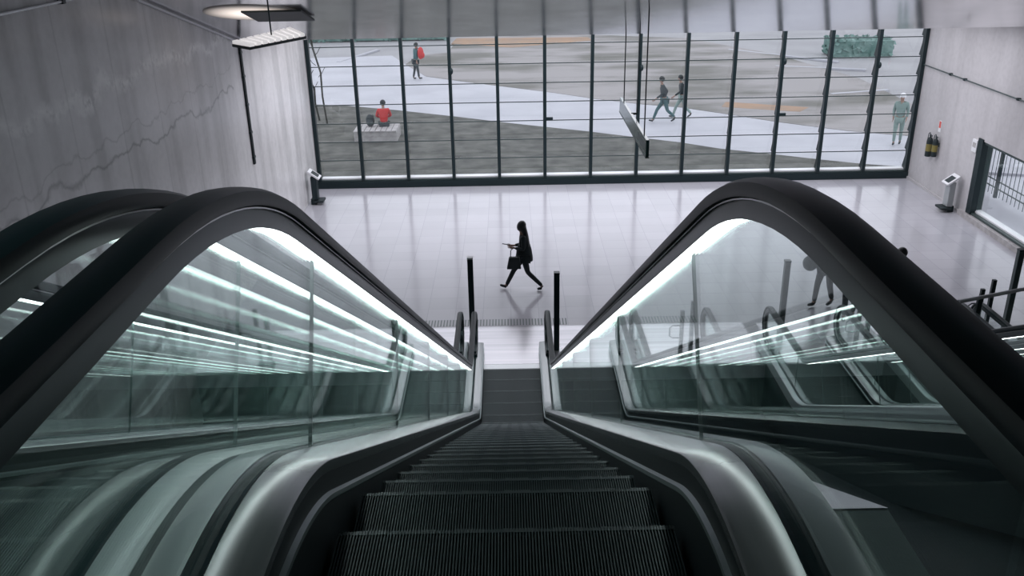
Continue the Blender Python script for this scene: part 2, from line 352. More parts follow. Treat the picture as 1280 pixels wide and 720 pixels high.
def looped(h, r=0.36):                            # path at offset h with half circles at both newels
    p = off(h); a0, a1 = p[0], p[-1]; k = 14
    pre = [(a0[0] - r * sin(t), a0[1] - r + r * cos(t), t) for t in [pi * (k - i) / k for i in range(k)]]
    post = [(a1[0] + r * sin(t), a1[1] - r + r * cos(t), -t) for t in [pi * (i + 1) / k for i in range(k)]]
    return [(a0[0] + 0.25, a0[1] - 2 * r, pi)] + pre + p + post + [(a1[0] - 0.25, a1[1] - 2 * r, -pi)]
HR = 0.918           # handrail height
XG = 0.65           # glass plane
def sub_path(h, s0, s1):                          # part of the path between two balustrade stations (measured in Y of the base path)
    def at(s):
        for a, b in zip(BP[:-1], BP[1:]):
            if a[0] <= s <= b[0]:
                t = (s - a[0]) / (b[0] - a[0]); return tuple(a[i] + (b[i] - a[i]) * t for i in range(3))
        return BP[-1]
    return off(h, [at(s0)] + [p for p in BP if s0 + 1e-4 < p[0] < s1 - 1e-4] + [at(s1)])
def make_escalator():
    root = empty('escalator')
    # steps
    stepm = MB(); HW = 0.495; nr = 110; pitch = 2 * HW / nr
    stepm.m = 0
    stepm.box(-HW, HW, -0.40, -0.004, -0.03, -0.012)
    prof = [(0, 0.0), (-0.004, -0.05), (-0.02, -0.12), (-0.05, -0.20)]
    stepm.prism([(-HW, -0.004, -0.012), (-HW, -0.01, -0.06), (-HW, -0.03, -0.14), (-HW, -0.06, -0.21), (-HW, -0.08, -0.21), (-HW, -0.05, -0.06), (-HW, -0.03, -0.03)], (2 * HW, 0, 0))
    stepm.m = 1
    for i in range(nr):
        x = -HW + pitch * i
        stepm.box(x + pitch * 0.28, x + pitch * 0.72, -0.395, 0.0, -0.0125, 0.0)
        if i % 16 not in (0, 1, 2, 3, 4, 5): stepm.m = 2; stepm.box(x + pitch * 0.12, x + pitch * 0.88, -0.018, 0.001, -0.02, 0.0012); stepm.m = 1
    stepm.m = 2; stepm.box(-HW, HW, -0.012, 0.0005, -0.016, -0.003); stepm.m = 1
    s0 = None; Y = 0.17
    while Y < 14.15:
        Y += 0.40
        if s0 is None: s = s0 = stepm.build('step', [M['groove'], M['rib'], M['nose']], root)
        else: s = s0.copy(); C.objects.link(s); s.parent = root
        s.location = (0, Y, step_z(Y))
    for sgn in (-1, 1):
        q = lambda sec: [(sgn * x, n) for (x, n) in sec]
        xg = XG
        # handrail: C shaped rubber belt
        sec = [(xg - .043, -.030), (xg - .047, -.014), (xg - .041, .006), (xg - .024, .015), (xg, .017), (xg + .024, .015), (xg + .041, .006), (xg + .047, -.014), (xg + .043, -.030), (xg + .022, -.034), (xg - .022, -.034)]
        sweep(q(sec), looped(HR)).build('handrail', M['rubber'], root, True)
        sec = [(xg - .028, -.038), (xg + .028, -.038), (xg + .031, -.050), (xg + .031, -.088), (xg + .022, -.088), (xg + .022, -.078), (xg - .022, -.078), (xg - .022, -.088), (xg - .031, -.088), (xg - .031, -.050)]
        guide = sweep(q(sec), looped(HR, 0.345)).build('handrail_guide', M['profile'], root, True)
        sweep(q([(xg - .034, -.034), (xg + .034, -.034), (xg + .034, -.038), (xg - .034, -.038)]), looped(HR, 0.345)).build('highlight_strip', M['silver'], guide)  # thin silver strip painting the highlight between belt and guide
        # strip light tucked under the guide
        sec = [(xg - .0215, -.0785), (xg + .0215, -.0785), (xg + .026, -.0885), (xg - .026, -.0885)]
        sweep(q(sec), sub_path(HR, 1.62, 14.3)).build('strip_light', M['led'], guide)
        # glass panels with gaps
        seams = [-1.3, 0.9, 2.46, 4.4, 6.1, 7.9, 9.7, 11.5, 12.9, 14.5]
        lo, hi = 0.17, HR - 0.086
        for a, b in zip(seams[:-1], seams[1:]):
            g = MB(); gp = 0.003 if b > 1 and a > 1 else 0.0002; a2, b2 = a + gp, b - gp
            if a == seams[0] or b == seams[-1]:
                base = ZU if a == seams[0] else 0.0; r = (hi - lo) / 2; zc = base + (hi + lo) / 2
                if b == seams[-1]: out = [(a2, base + lo), (14.5, base + lo)] + [(14.5 + 0.92 * r * cos(t), zc + r * sin(t)) for t in [(-pi / 2 + pi * i / 14) for i in range(1, 14)]] + [(14.5, base + hi), (a2, base + hi)]
                else: out = [(b2, base + lo), (-1.3, base + lo)] + [(-1.3 - 0.92 * r * cos(t), zc + r * sin(t)) for t in [(-pi / 2 + pi * i / 14) for i in range(1, 14)]] + [(-1.3, base + hi), (b2, base + hi)]
                g.prism([(sgn * xg - 0.006, y, z) for y, z in out], (0.012, 0, 0))
            else:
                sweep([(sgn * xg - .006, lo), (sgn * xg + .006, lo), (sgn * xg + .006, hi), (sgn * xg - .006, hi)], sub_path(0, a2, b2), g)
            g.build('glass_panel', M['glass'], root)
            if 1 < b < 14: sweep([(sgn * xg - .0062, lo), (sgn * xg + .0062, lo), (sgn * xg + .0062, hi), (sgn * xg - .0062, hi)], sub_path(0, b - .0015, b + .0015)).build('panel_joint', M['joint'], root)
        full = [(-1.75, ZU, 0.0)] + BP + [(14.85, 0.0, 0.0)]
        P = lambda h: full
        # dark glass channel
        sweep(q([(xg - .022, .12), (xg + .022, .12), (xg + .022, .196), (xg + .008, .190), (xg - .008, .190), (xg - .022, .196)]), full).build('glass_channel', M['rubber'], root)
        # inner deck
        sec = [(xg - .024, .12), (xg - .024, .196), (.516, .178), (.509, .172), (.508, .150), (.525, .12)]
        sweep(q(sec), full).build('inner_deck', M['deck'], root, True)
        # outer deck
        sec = [(xg + .024, .12), (xg + .024, .200), (xg + .095, .200), (xg + .112, .190), (xg + .118, .165), (xg + .118, .02), (xg + .10, .02)]
        sweep(q(sec), full).build('outer_deck', M['deck2'], root, True)
        # skirt and its deflector strip
        sweep(q([(.514, .149), (.514, -.35), (.530, -.35), (.530, .149)]), full).build('skirt_panel', M['skirt'], root)
        sweep(q([(.500, .062), (.5135, .052), (.5135, .082), (.500, .076)]), full).build('skirt_deflector', M['deckgrey'], root)
        # black outer cladding of the truss
        sweep(q([(xg - .02, .11), (xg + .105, .11), (xg + .105, -.95), (xg - .02, -.95)]), full[:-1]).build('truss_cladding', M['clad'], root)
    for (y0, y1, z) in ((14.12, 14.32, 0.004), (-0.1, 0.42, ZU + 0.004)):
        q = MB(); q.box(-.5, .5, y0 + 0.03, y1, z - 0.03, z)
        ya = y0 if z < 1 else y1
        for i in range(40): x = -.49 + i * .98 / 39; q.box(x - .004, x + .004, y0 - (0.0 if z < 1 else 0), y0 + 0.04, z - 0.012, z)
        q.build('comb_plate', M['silver'], root)
    MB().box(-.51, .51, 14.32, 15.86, -0.004, 0.006).build('floor_plate', M['plate'], root)
    MB().box(-.63, .63, -1.8, 14.32, -1.2, -1.15, lambda v: (v[0], v[1], min(4.7, max(-1.2, (12.33 - v[1]) * 0.577 - 1.2)) + (v[2] + 1.2))).build('truss_floor', M['clad'], root)
    return root
E1 = make_escalator()
tag(E1, 'escalator running straight down in the middle of the picture, between the near glass balustrades', 'escalator', 'escalators side by side')
def esc_at(x, label):
    e = copy_tree(E1); e.location = (x, 0, 0); e['label'] = label; return e
esc_at(-1.55, 'neighbouring escalator on the left side, its black handrail next to the near left one')
esc_at(5.27, 'escalator beyond the dark gap, seen through the right glass balustrade')
esc_at(7.38, 'escalator left of the outermost one, its newel at the tip of the silver barrier rail')
esc_at(9.02, 'outermost escalator on the far right, its steps below the silver barrier rail')

# plate strip of brighter stone along the escalator feet, and dotted warning strip
struct(MB().box(-2.35, 4.5, YH + 0.02, 15.9, -0.02, 0.003).build('floor_strip', M['plate']), 'bright polished strip at the escalator feet')
wt = MB()
for i in range(58):
    x = -2.35 + i * 0.06
    wt.box(x, x + 0.022, 15.96, 16.24, 0.0, 0.006)
tag(wt.build('tactile_strip', M['frame']), 'row of small dark warning bars on the floor before the escalators', 'floor marking')

# ------------------------------------------------------------------ posts, signs, fittings
def post(x, y, h, cap, label, wd=0.05):
    r = empty('barrier_post', (x, y, 0)); q = MB(); q.box(-wd, wd, -wd, wd, 0.012, h); bevel(q.build('shaft', M['dark'] if cap != 'plain' else M['frame'], r), 0.006)
    MB().box(-.052, .052, -.052, .052, h, h + 0.03).build('cap', M['white'] if cap == 'white' else M['dark'], r)
    bevel(MB().box(-.09, .09, -.09, .09, 0, 0.012).build('foot_plate', M['silver'], r), 0.004)
    tag(r, label, 'post', 'posts at the escalator feet'); return r
post(-0.71, 15.0, 1.78, 'white', 'dark square post with a white cap, left of the walking woman')
post(0.83, 14.85, 1.52, 'dark', 'dark square post without white cap, right of the walking woman')
post(4.98, 15.02, 1.60, 'plain', 'grey square post beside the newel seen through the right glass')
post(9.25, 15.2, 1.66, 'plain', 'grey square post at the right edge, above the silver barrier rail')

def T3(o, u, v, w_):
    o, u, v, w_ = Vector(o), Vector(u), Vector(v), Vector(w_)
    return lambda p: tuple(o + u * p[0] + v * p[1] + w_ * p[2])
# hanging sign parallel to the flight
hs = empty('hanging_sign', (2.5, 17.8, 3.67))
bevel(MB().box(-.03, .03, -2.0, 2.0, -.31, 0).build('sign_panel', mat('sign_panel', (0.05, 0.10, 0.10), 0.15, 0.2), hs), 0.006)
MB().box(-.036, .036, -2.02, 2.02, -.325, -.31).build('bottom_trim', M['dark'], hs)
MB().box(-.032, -.030, -1.9, -0.9, -.24, -.07).build('sign_plate', M['frame'], hs)
for y in (-1.55, 1.5):
    MB().tube((0, y, 0), (0, y, ceil_z(min(17.8 + y, 19.5)) - 3.67 + 0.1), 0.012).build('suspension_rod', M['dark'], hs)
MB().tube((0.12, 0.3, 0), (0.12, 0.3, 1.83), 0.010).build('suspension_rod', M['dark'], hs)
MB().box(0, 0.12, 0.29, 0.31, -0.03, 0.01).build('rod_bracket', M['dark'], hs)
tag(hs, 'long dark sign panel hanging on thin rods in front of the window', 'sign')

# ribbed luminaire near the left corner
lm = empty('hanging_light', (-3.6, 14.3, 5.70))
ca, cb, cc, cd_ = Vector((-.44, -.62, 0)), Vector((.08, 1.05, 0)), Vector((.50, .15, 0)), Vector((-.08, -1.0, 0))
MB().prism([ca, cb, cc, cd_], (0, 0, 0.04)).build('housing', M['dark'], lm)
for i in range(9):
    t0, t1 = i / 9 + .01, (i + .66) / 9 + .01
    up_ = Vector((0, 0, 0.042))
    MB().prism([ca.lerp(cb, t0) + up_, ca.lerp(cb, t1) + up_, cd_.lerp(cc, t1) + up_, cd_.lerp(cc, t0) + up_], (0, 0, 0.045)).build('reflector_rib', M['uplight'], lm)
MB().tube((.0, 0, .04), (.0, 0, ceil_z(14.3) - 5.70 + 0.02), 0.012).build('suspension_rod', M['dark'], lm)
tag(lm, 'white ribbed light fitting hanging on a rod below the ceiling, left of the window', 'light')

# round emissive disc painting a warm pool of light, and the dark hatch in the sloping ceiling
cn = Vector((0, CEIL_S, 1)).normalized(); cu = Vector((0, 1, -CEIL_S)).normalized()
def on_ceil(x, y, d=0.0): return Vector((x, y, ceil_z(y))) - cn * d
glowm = bpy.data.materials.new('warm_glow'); glowm.use_nodes = True
b_ = bsdf(glowm); b_.inputs['Emission Color'].default_value = (1.0, 0.87, 0.78, 1)
tcn = N(glowm, 'ShaderNodeTexCoord'); gr = N(glowm, 'ShaderNodeTexGradient', gradient_type='SPHERICAL'); mpn = N(glowm, 'ShaderNodeMapping')
mpn.inputs['Scale'].default_value = (1.25, 1.25, 1.25); L(glowm, tcn.outputs['Object'], mpn.inputs[0]); L(glowm, mpn.outputs[0], gr.inputs[0])
mrn = N(glowm, 'ShaderNodeMapRange'); mrn.inputs['From Max'].default_value = 0.75; mrn.inputs['To Min'].default_value = 0.02; mrn.inputs['To Max'].default_value = 1.3
L(glowm, gr.outputs['Fac'], mrn.inputs[0]); L(glowm, mrn.outputs[0], b_.inputs['Emission Strength']); b_.inputs['Base Color'].default_value = (0.3, 0.3, 0.3, 1)
q = MB(); q.lathe((0, 0, 0), [(0.80, -0.02), (0.80, 0.012), (0.76, 0.02), (0.0001, 0.02)], 40)
rl = q.build('ceiling_glow', glowm); rl.matrix_world = Matrix.Translation(on_ceil(-4.30, 15.95, 0.0)) @ (-cn).to_track_quat('Z', 'Y').to_matrix().to_4x4()
tag(rl, 'warm pool of light painted on the sloping ceiling at upper left', 'light pool')
q = MB(); T = T3(on_ceil(-3.88, 16.1, 0.03), (1, 0, 0), cu, -cn)
q.box(-.50, .50, -.55, .50, 0, 0.03, T)
ht = q.build('ceiling_hatch', mat('hatch', (0.02, 0.03, 0.032), 0.6)); tag(ht, 'dark square hatch in the ceiling beside the painted warm glow', 'hatch')
struct(MB().prism([on_ceil(XL + 0.02, 8.0, 0.03), on_ceil(XL + 0.02, 19.5, 0.03), on_ceil(XL + 0.06, 19.5, 0.03), on_ceil(XL + 0.06, 8.0, 0.03)], (0, 0, -0.03)).build('trim_2', M['white']), 'pale joint where the ceiling meets the left wall')

# cable conduit down the left wall, pipe along the right wall
cd = empty('wall_conduit', (XL + 0.03, 19.42, 0))
MB().box(-.03, .01, -.045, -.01, 2.42, 4.98).build('conduit_tube', M['black'], cd); MB().box(-.03, .012, .01, .05, 2.42, 4.98).build('conduit_tube', M['black'], cd)
for z in (2.55, 3.1, 3.7, 4.3, 4.8): MB().box(-.03, .022, -.06, .065, z, z + 0.05).build('clamp', M['dark'], cd)
tag(cd, 'dark twin cable conduit running down the left concrete wall', 'conduit')
pp = empty('wall_pipe', (XR - 0.05, 20, 3.30)); MB().tube((0, -14, 0), (0, 5.6, 0), 0.016).build('tube', M['frame'], pp)
for y in (-2.0, 0.6, 3.2, 4.0): MB().box(-.025, .05, y - .04, y + .04, -.03, .03).build('clamp', M['dark'], pp)
tag(pp, 'thin dark pipe running along the upper right wall', 'pipe')
pl = empty('wall_pipe', (XL + 0.05, 10, 6.53)); MB().tube((0, -6, 0), (0, 2.3, 0), 0.018).build('tube', M['silver'], pl)
for y in (-3.0, -.6, 1.9): MB().box(-.05, .025, y - .04, y + .04, -.03, .03).build('clamp', M['dark'], pl)
tag(pl, 'silver pipe high on the dark left wall at the upper left corner', 'pipe')

# extinguishers
def extinguisher(y, z, sc, label):
    r = empty('fire_extinguisher', (XR - 0.11, y, z)); r.scale = (sc, sc, sc)
    MB().lathe((0, 0, 0), [(.05, 0), (.078, .01), (.08, .04), (.08, .44), (.072, .49), (.045, .53), (.022, .545), (.022, .58)], 18).build('cylinder', M['black'], r, True); cy_ = r.children[0]
    MB().lathe((0, 0, .16), [(.0815, 0), (.0815, .20)], 18).build('label_band', M['yellow'], cy_, True)
    q = MB(); q.box(-.012, .012, -.10, .05, .60, .615); q.box(-.012, .012, -.09, .05, .57, .585); q.tube((0, 0, .55), (0, 0, .62), .02); q.build('valve_handle', M['dark'], r)
    q = MB(); q.poly_tube([(0, -.02, .58), (0, .06, .66), (0, .12, .62), (-.01, .125, .45), (-.01, .11, .2)], .011); q.build('hose', M['black'], r, True)
    MB().box(.075, .11, -.03, .03, .30, .42).build('wall_bracket', M['frame'], r)
    tag(r, label, 'fire extinguisher', 'fire extinguishers on the right wall'); return r
extinguisher(24.40, 0.98, 1.0, 'black fire extinguisher nearer the window of the two on the right wall')
extinguisher(24.05, 1.06, 0.92, 'black fire extinguisher farther from the window of the two on the right wall')
q = MB(); q.box(XR - .012, XR, 24.10, 24.24, 1.72, 2.02); sg = q.build('wall_sign', M['white']); MB().box(XR - .014, XR - .012, 24.115, 24.225, 1.83, 2.01).build('red_panel', M['signred'], sg)
tag(sg, 'small red and white sign above the fire extinguishers', 'sign')
q = MB(); q.box(XR - .05, XR, 22.02, 22.26, 1.68, 2.0); bx_ = bevel(q.build('wall_box', M['white']), 0.01); MB().box(XR - .053, XR - .05, 22.06, 22.22, 1.80, 1.92).build('cover', M['stone'], bx_)
tag(bx_, 'small white box on the wall beside the glazed side opening', 'wall box')

# terminals
def kiosk(loc, rz, label, body):
    r = empty('ticket_validator', loc, rz)          # local: +y faces the user
    bevel(MB().box(-.17, .17, -.10, .10, 0.18, 1.0).build('body', body, r), 0.02)
    T = T3((0, 0.02, 1.06), (1, 0, 0), (0, cos(radians(35)), -sin(radians(35))), (0, sin(radians(35)), cos(radians(35))))
    hd_ = bevel(MB().box(-.23, .23, -.24, .24, -.03, .03, T).build('head', M['white'], r), 0.012)
    MB().box(-.16, .16, -.12, .16, .03, .034, T).build('screen', M['black'], hd_)
    MB().box(-.24, .24, -.04, .30, 0.10, 0.16).build('foot_rail', M['black'], r)
    MB().box(-.14, .14, -.16, .04, 0.0, 0.20).build('stem', M['dark'], r)
    r.scale = (.78, .78, .80); tag(r, label, 'ticket machine'); return r
kiosk((XR - 0.25, 22.55, 0), radians(90), 'grey terminal with white tilted screen standing at the right wall', M['body'])
kiosk((XL + 0.22, 24.2, 0), radians(-90), 'dark terminal with white tilted screen in the left window corner', M['dark'])

# glazed side opening: window_2
w2 = empty('window_2', (XR, 0, 0)); struct(w2, 'glazed side opening in the right wall')
q = MB(); q.box(0.02, .30, DY1 - 0.07, DY1, DZ0, DZ1); q.box(0.02, .30, DY0, DY0 + 0.07, DZ0, DZ1); q.box(0.02, .30, DY0, DY1, DZ1 - 0.06, DZ1); q.box(0.0, .34, DY0, DY1, DZ0 - 0.005, DZ0 + 0.05); q.build('frame', M['frame'], w2)
MB().box(-.03, .12, DY1 - 0.16, DY1 + 0.07, DZ0, DZ1 + 0.05).build('reveal_post', M['dark'], w2)
MB().box(.18, .188, DY0 + 0.07, DY1 - 0.07, DZ0 + 0.05, DZ1 - 0.06).build('glass_pane', M['wglass'], w2)
MB().box(.10, .30, DY0 + .07, DY1 - .07, DZ0 + 0.05, DZ0 + 0.09).build('sill', M['white'], w2)

# silver barrier rail at the right
br_ = empty('barrier_rail', (8.2, 14.36, 0))
MB().tube((-.45, -.16, 1.12), (3.4, 1.21, 1.12), 0.035).build('top_rail', M['body'], br_, True)
for x, y in ((0, 0), (1.72, .62), (3.3, 1.18)): MB().box(x - .04, x + .04, y - .03, y + .03, 0, 1.1).build('upright', M['dark'], br_)
tag(br_, 'silver barrier rail crossing in front of the escalators at the right edge', 'railing')
def gate(x, y, label, h=1.0):
    r = empty('gate_stand', (x, y, 0))
    for dx in (-.09, .09): MB().box(dx - .035, dx + .035, -.03, .03, 0.01, h + dx).build('upright', M['dark'], r)
    MB().box(-.16, .16, -.08, .08, 0, .012).build('foot_plate', M['frame'], r)
    q = MB(); q.poly_tube([(-.09, 0, h * .62), (-.25, 0, h * .62), (-.30, 0, h * .58), (-.30, 0, h * .42), (-.25, 0, h * .38), (-.09, 0, h * .38)], .013); q.build('loop_handle', M['dark'], r, True)
    tag(r, label, 'barrier', 'low barrier stands'); return r
gate(8.80, 15.22, 'low dark twin barrier stand beneath the silver barrier rail at the right edge')
gate(3.13, 14.50, 'low dark twin barrier stand between the near right balustrade and the next escalator')
gate(6.32, 14.60, 'low dark twin barrier stand just left of the people by the right escalators')
# stainless box beside the landing
q = MB(); x0_, x1_ = 0.785, 1.2
vs = [(x0_, .2, 5.74), (x1_, .2, 5.74), (x1_, 2.33, 5.74), (x0_, 2.33, 5.74), (x0_, 1.93, 6.05), (x0_, .2, 6.05), (x0_, .2, 4.6), (x1_, .2, 4.6), (x1_, 2.33, 4.9), (x0_, 2.33, 4.9)]
q.prism([(x0_, .2, 4.6), (x0_, 2.33, 4.9), (x0_, 2.33, 5.74), (x0_, .2, 5.74)], (x1_ - x0_, 0, 0))
q.m = 1; q.add([(x0_, 2.335, 5.745), (x1_, 2.335, 5.745), (x1_, 2.75, 5.52), (x0_, 2.90, 5.62), (x0_, 2.335, 4.9), (x1_, 2.335, 4.9), (x1_, 2.75, 4.9), (x0_, 2.90, 4.9)], [(0, 1, 2, 3), (4, 5, 6, 7), (0, 1, 5, 4), (1, 2, 6, 5), (2, 3, 7, 6), (3, 0, 4, 7)])
sb = q.build('side_box', [M['deckgrey'], M['pale']]); MB().box(.97, .975, .2, 2.3, 5.738, 5.742).build('cover_joint', M['skirt'], sb)
tag(sb, 'grey steel box with a sloping end coloured as lit beside the landing, lower right', 'box')

# ------------------------------------------------------------------ outside
struct(MB().box(-60, 90, YW + 0.3, 160, -0.4, -0.06).build('ground', M['road']), 'pale road and forecourt outside')
struct(MB().box(XR + 0.36, 60, -8, YW + 0.3, -0.4, -0.06).build('ground', M['path']), 'pale forecourt outside the glazed side opening')
def slab(name, pts, z, m, label):
    o = MB().prism([(x, y, -0.06) for x, y in pts], (0, 0, z + 0.06)).build(name, m); struct(o, label); return o
near_b = [(-30, 44), (-12, 39.6), (-8.4, 38.3), (-6.7, 37.8), (-4.5, 36.7), (-2.1, 35.3), (0.1, 33.9), (2.9, 32.3), (4.3, 31.4), (5.9, 30.4), (7.1, 29.4), (8.4, 28.7), (9.9, 27.8), (11.0, 27.2), (12.1, 26.8), (14, 26.2)]
up_b = [(-5.4, 48.7), (-4.0, 44.8), (-1.9, 43.0), (0.2, 41.4), (2.1, 39.9), (3.7, 38.4), (5.5, 37.1), (7.0, 36.3), (8.3, 35.1), (10.0, 33.4), (12.1, 31.7), (13.7, 30.9), (15.5, 30.2)]
slab('ground_lawn', [(-30, YW + 0.32)] + near_b[:-1] + [(13.2, YW + 0.32)], 0.035, M['grass'], 'short dry grass just outside the window')
slab('ground_path', near_b + [(30, 21.0), (30, 24), (15.5, 30.2)] + up_b[-2::-1] + [(-6.5, 52), (-30, 50)], 0.015, M['path'], 'pale curved footpath outside')
slab('ground_lawn', up_b + [(16.2, 34), (16.3, 42), (14.5, 50), (11.0, 57), (4, 60), (-3.0, 59.5), (-3.4, 52.8), (-5.0, 51.8)], 0.03, M['grass2'], 'worn pale grass beyond the footpath')
slab('ground_paving', [(0.3, 54.2), (5.2, 56.7), (5.1, 58.2), (-3.2, 58.8), (-3.4, 56.4)], 0.04, M['brick'], 'orange brick strip at the top of the lawn')
slab('ground_patch', [(8.6, 36.2), (11.4, 35.0), (12.0, 35.8), (9.0, 37.2)], 0.034, M['brick'], 'faded orange patch on the lawn')
for a, b in (((-9.2, 50.0), (-7.6, 54.5)), ((13.5, 46.0), (17.5, 44.5)), ((12.5, 52), (17, 47)), ((13.8, 38.5), (16.5, 39.2))):
    d = (Vector(b) - Vector(a)).normalized(); n = Vector((-d.y, d.x)) * 0.10
    o = MB().prism([(a[0] + n.x, a[1] + n.y, -.05), (b[0] + n.x, b[1] + n.y, -.05), (b[0] - n.x, b[1] - n.y, -.05), (a[0] - n.x, a[1] - n.y, -.05)], (0, 0, .09)).build('road_line', M['path']); tag(o, 'white painted line on the road outside', 'road marking', 'white road lines')
def leafy(name, x0, x1, y0, y1, h, label, n=700):
    q = MB(); rnd = random.Random(5)
    for i in range(n):
        c = Vector((rnd.uniform(x0, x1), rnd.uniform(y0, y1), rnd.uniform(0.0, h))); u = Vector([rnd.uniform(-1, 1) for _ in range(3)]).normalized() * 0.16; v = u.orthogonal().normalized() * 0.12
        q.add([c - u, c + v, c + u, c - v], [(0, 1, 2, 3)])
    q.box(x0 + .1, x1 - .1, y0 + .1, y1 - .1, 0, h - .1)
    o = q.build(name, M['hedge']); tag(o, label, 'hedge'); return o
leafy('hedge', -13.5, -3.7, 58.6, 60.0, 0.75, 'low green hedge along the far road, upper left of the window', 1500)
leafy('hedge', 17.2, 20.5, 48.5, 50.5, 0.9, 'small green bush at the upper right corner of the window', 500)

# concrete block seat, saplings
bs = empty('block_seat', (-4.66, 31.8, 0)); bevel(MB().box(-.75, .75, -.60, .60, 0, .40).build('block', M['stone'], bs), 0.02)
sl = MB()
for i in range(8): sl.box(-.76 + i * .19, -.76 + i * .19 + .165, -.63, .63, .405, .44)
sl.build('slat_top', M['stone'], bs); tag(bs, 'pale low block seat on the grass outside, under the person in red', 'bench')
def sapling(x, y, lean, h, label):
    r = empty('sapling', (x, y, 0)); pts = [(0, 0, -0.05), (lean * .25, 0, h * .3), (lean * .2, 0, h * .55), (lean * .8, 0, h * .8), (lean, 0, h)]
    MB().poly_tube(pts, 0.035).build('trunk', M['bark'], r, True)
    q = MB()
    for k, (zz, dx, dy) in enumerate(((.5, .25, .1), (.62, -.22, -.1), (.72, .3, -.1), (.82, -.25, .15), (.9, .2, .1), (.95, -.15, 0))):
        bx0 = lean * zz; q.poly_tube([(bx0, 0, h * zz), (bx0 + dx * .5, dy, h * zz + .12), (bx0 + dx, dy * 2, h * zz + .35)], 0.012, 6)
    q.build('twigs', M['bark'], r, True); tag(r, label, 'sapling'); return r
sapling(-6.95, 34.4, -.35, 3.6, 'taller bare sapling outside the left end of the window')
sapling(-7.35, 35.0, -.45, 2.3, 'shorter bare sapling, left of the taller one at the window\'s left end')
# mesh fence outside the side opening
fx = 13.3
fn = empty('mesh_fence', (fx, 20, 0)); q = MB()
for i in range(60): y = -6 + i * .2; q.tube((0, y, 0.05), (0, y, 2.35), .010, 5)
q.build('wires', M['frame'], fn)
q = MB()
for z in (.25, .45, 1.25, 2.2): q.box(-.012, .012, -6, 6, z, z + .03)
q.build('rails', M['frame'], fn)
for y in (-4.2, -1.3, 1.1, 3.6): MB().box(-.04, .04, y - .04, y + .04, 0, 2.4).build('fence_post', M['dark'], fn)
tag(fn, 'grey wire mesh fence outside the side opening at the right', 'fence')

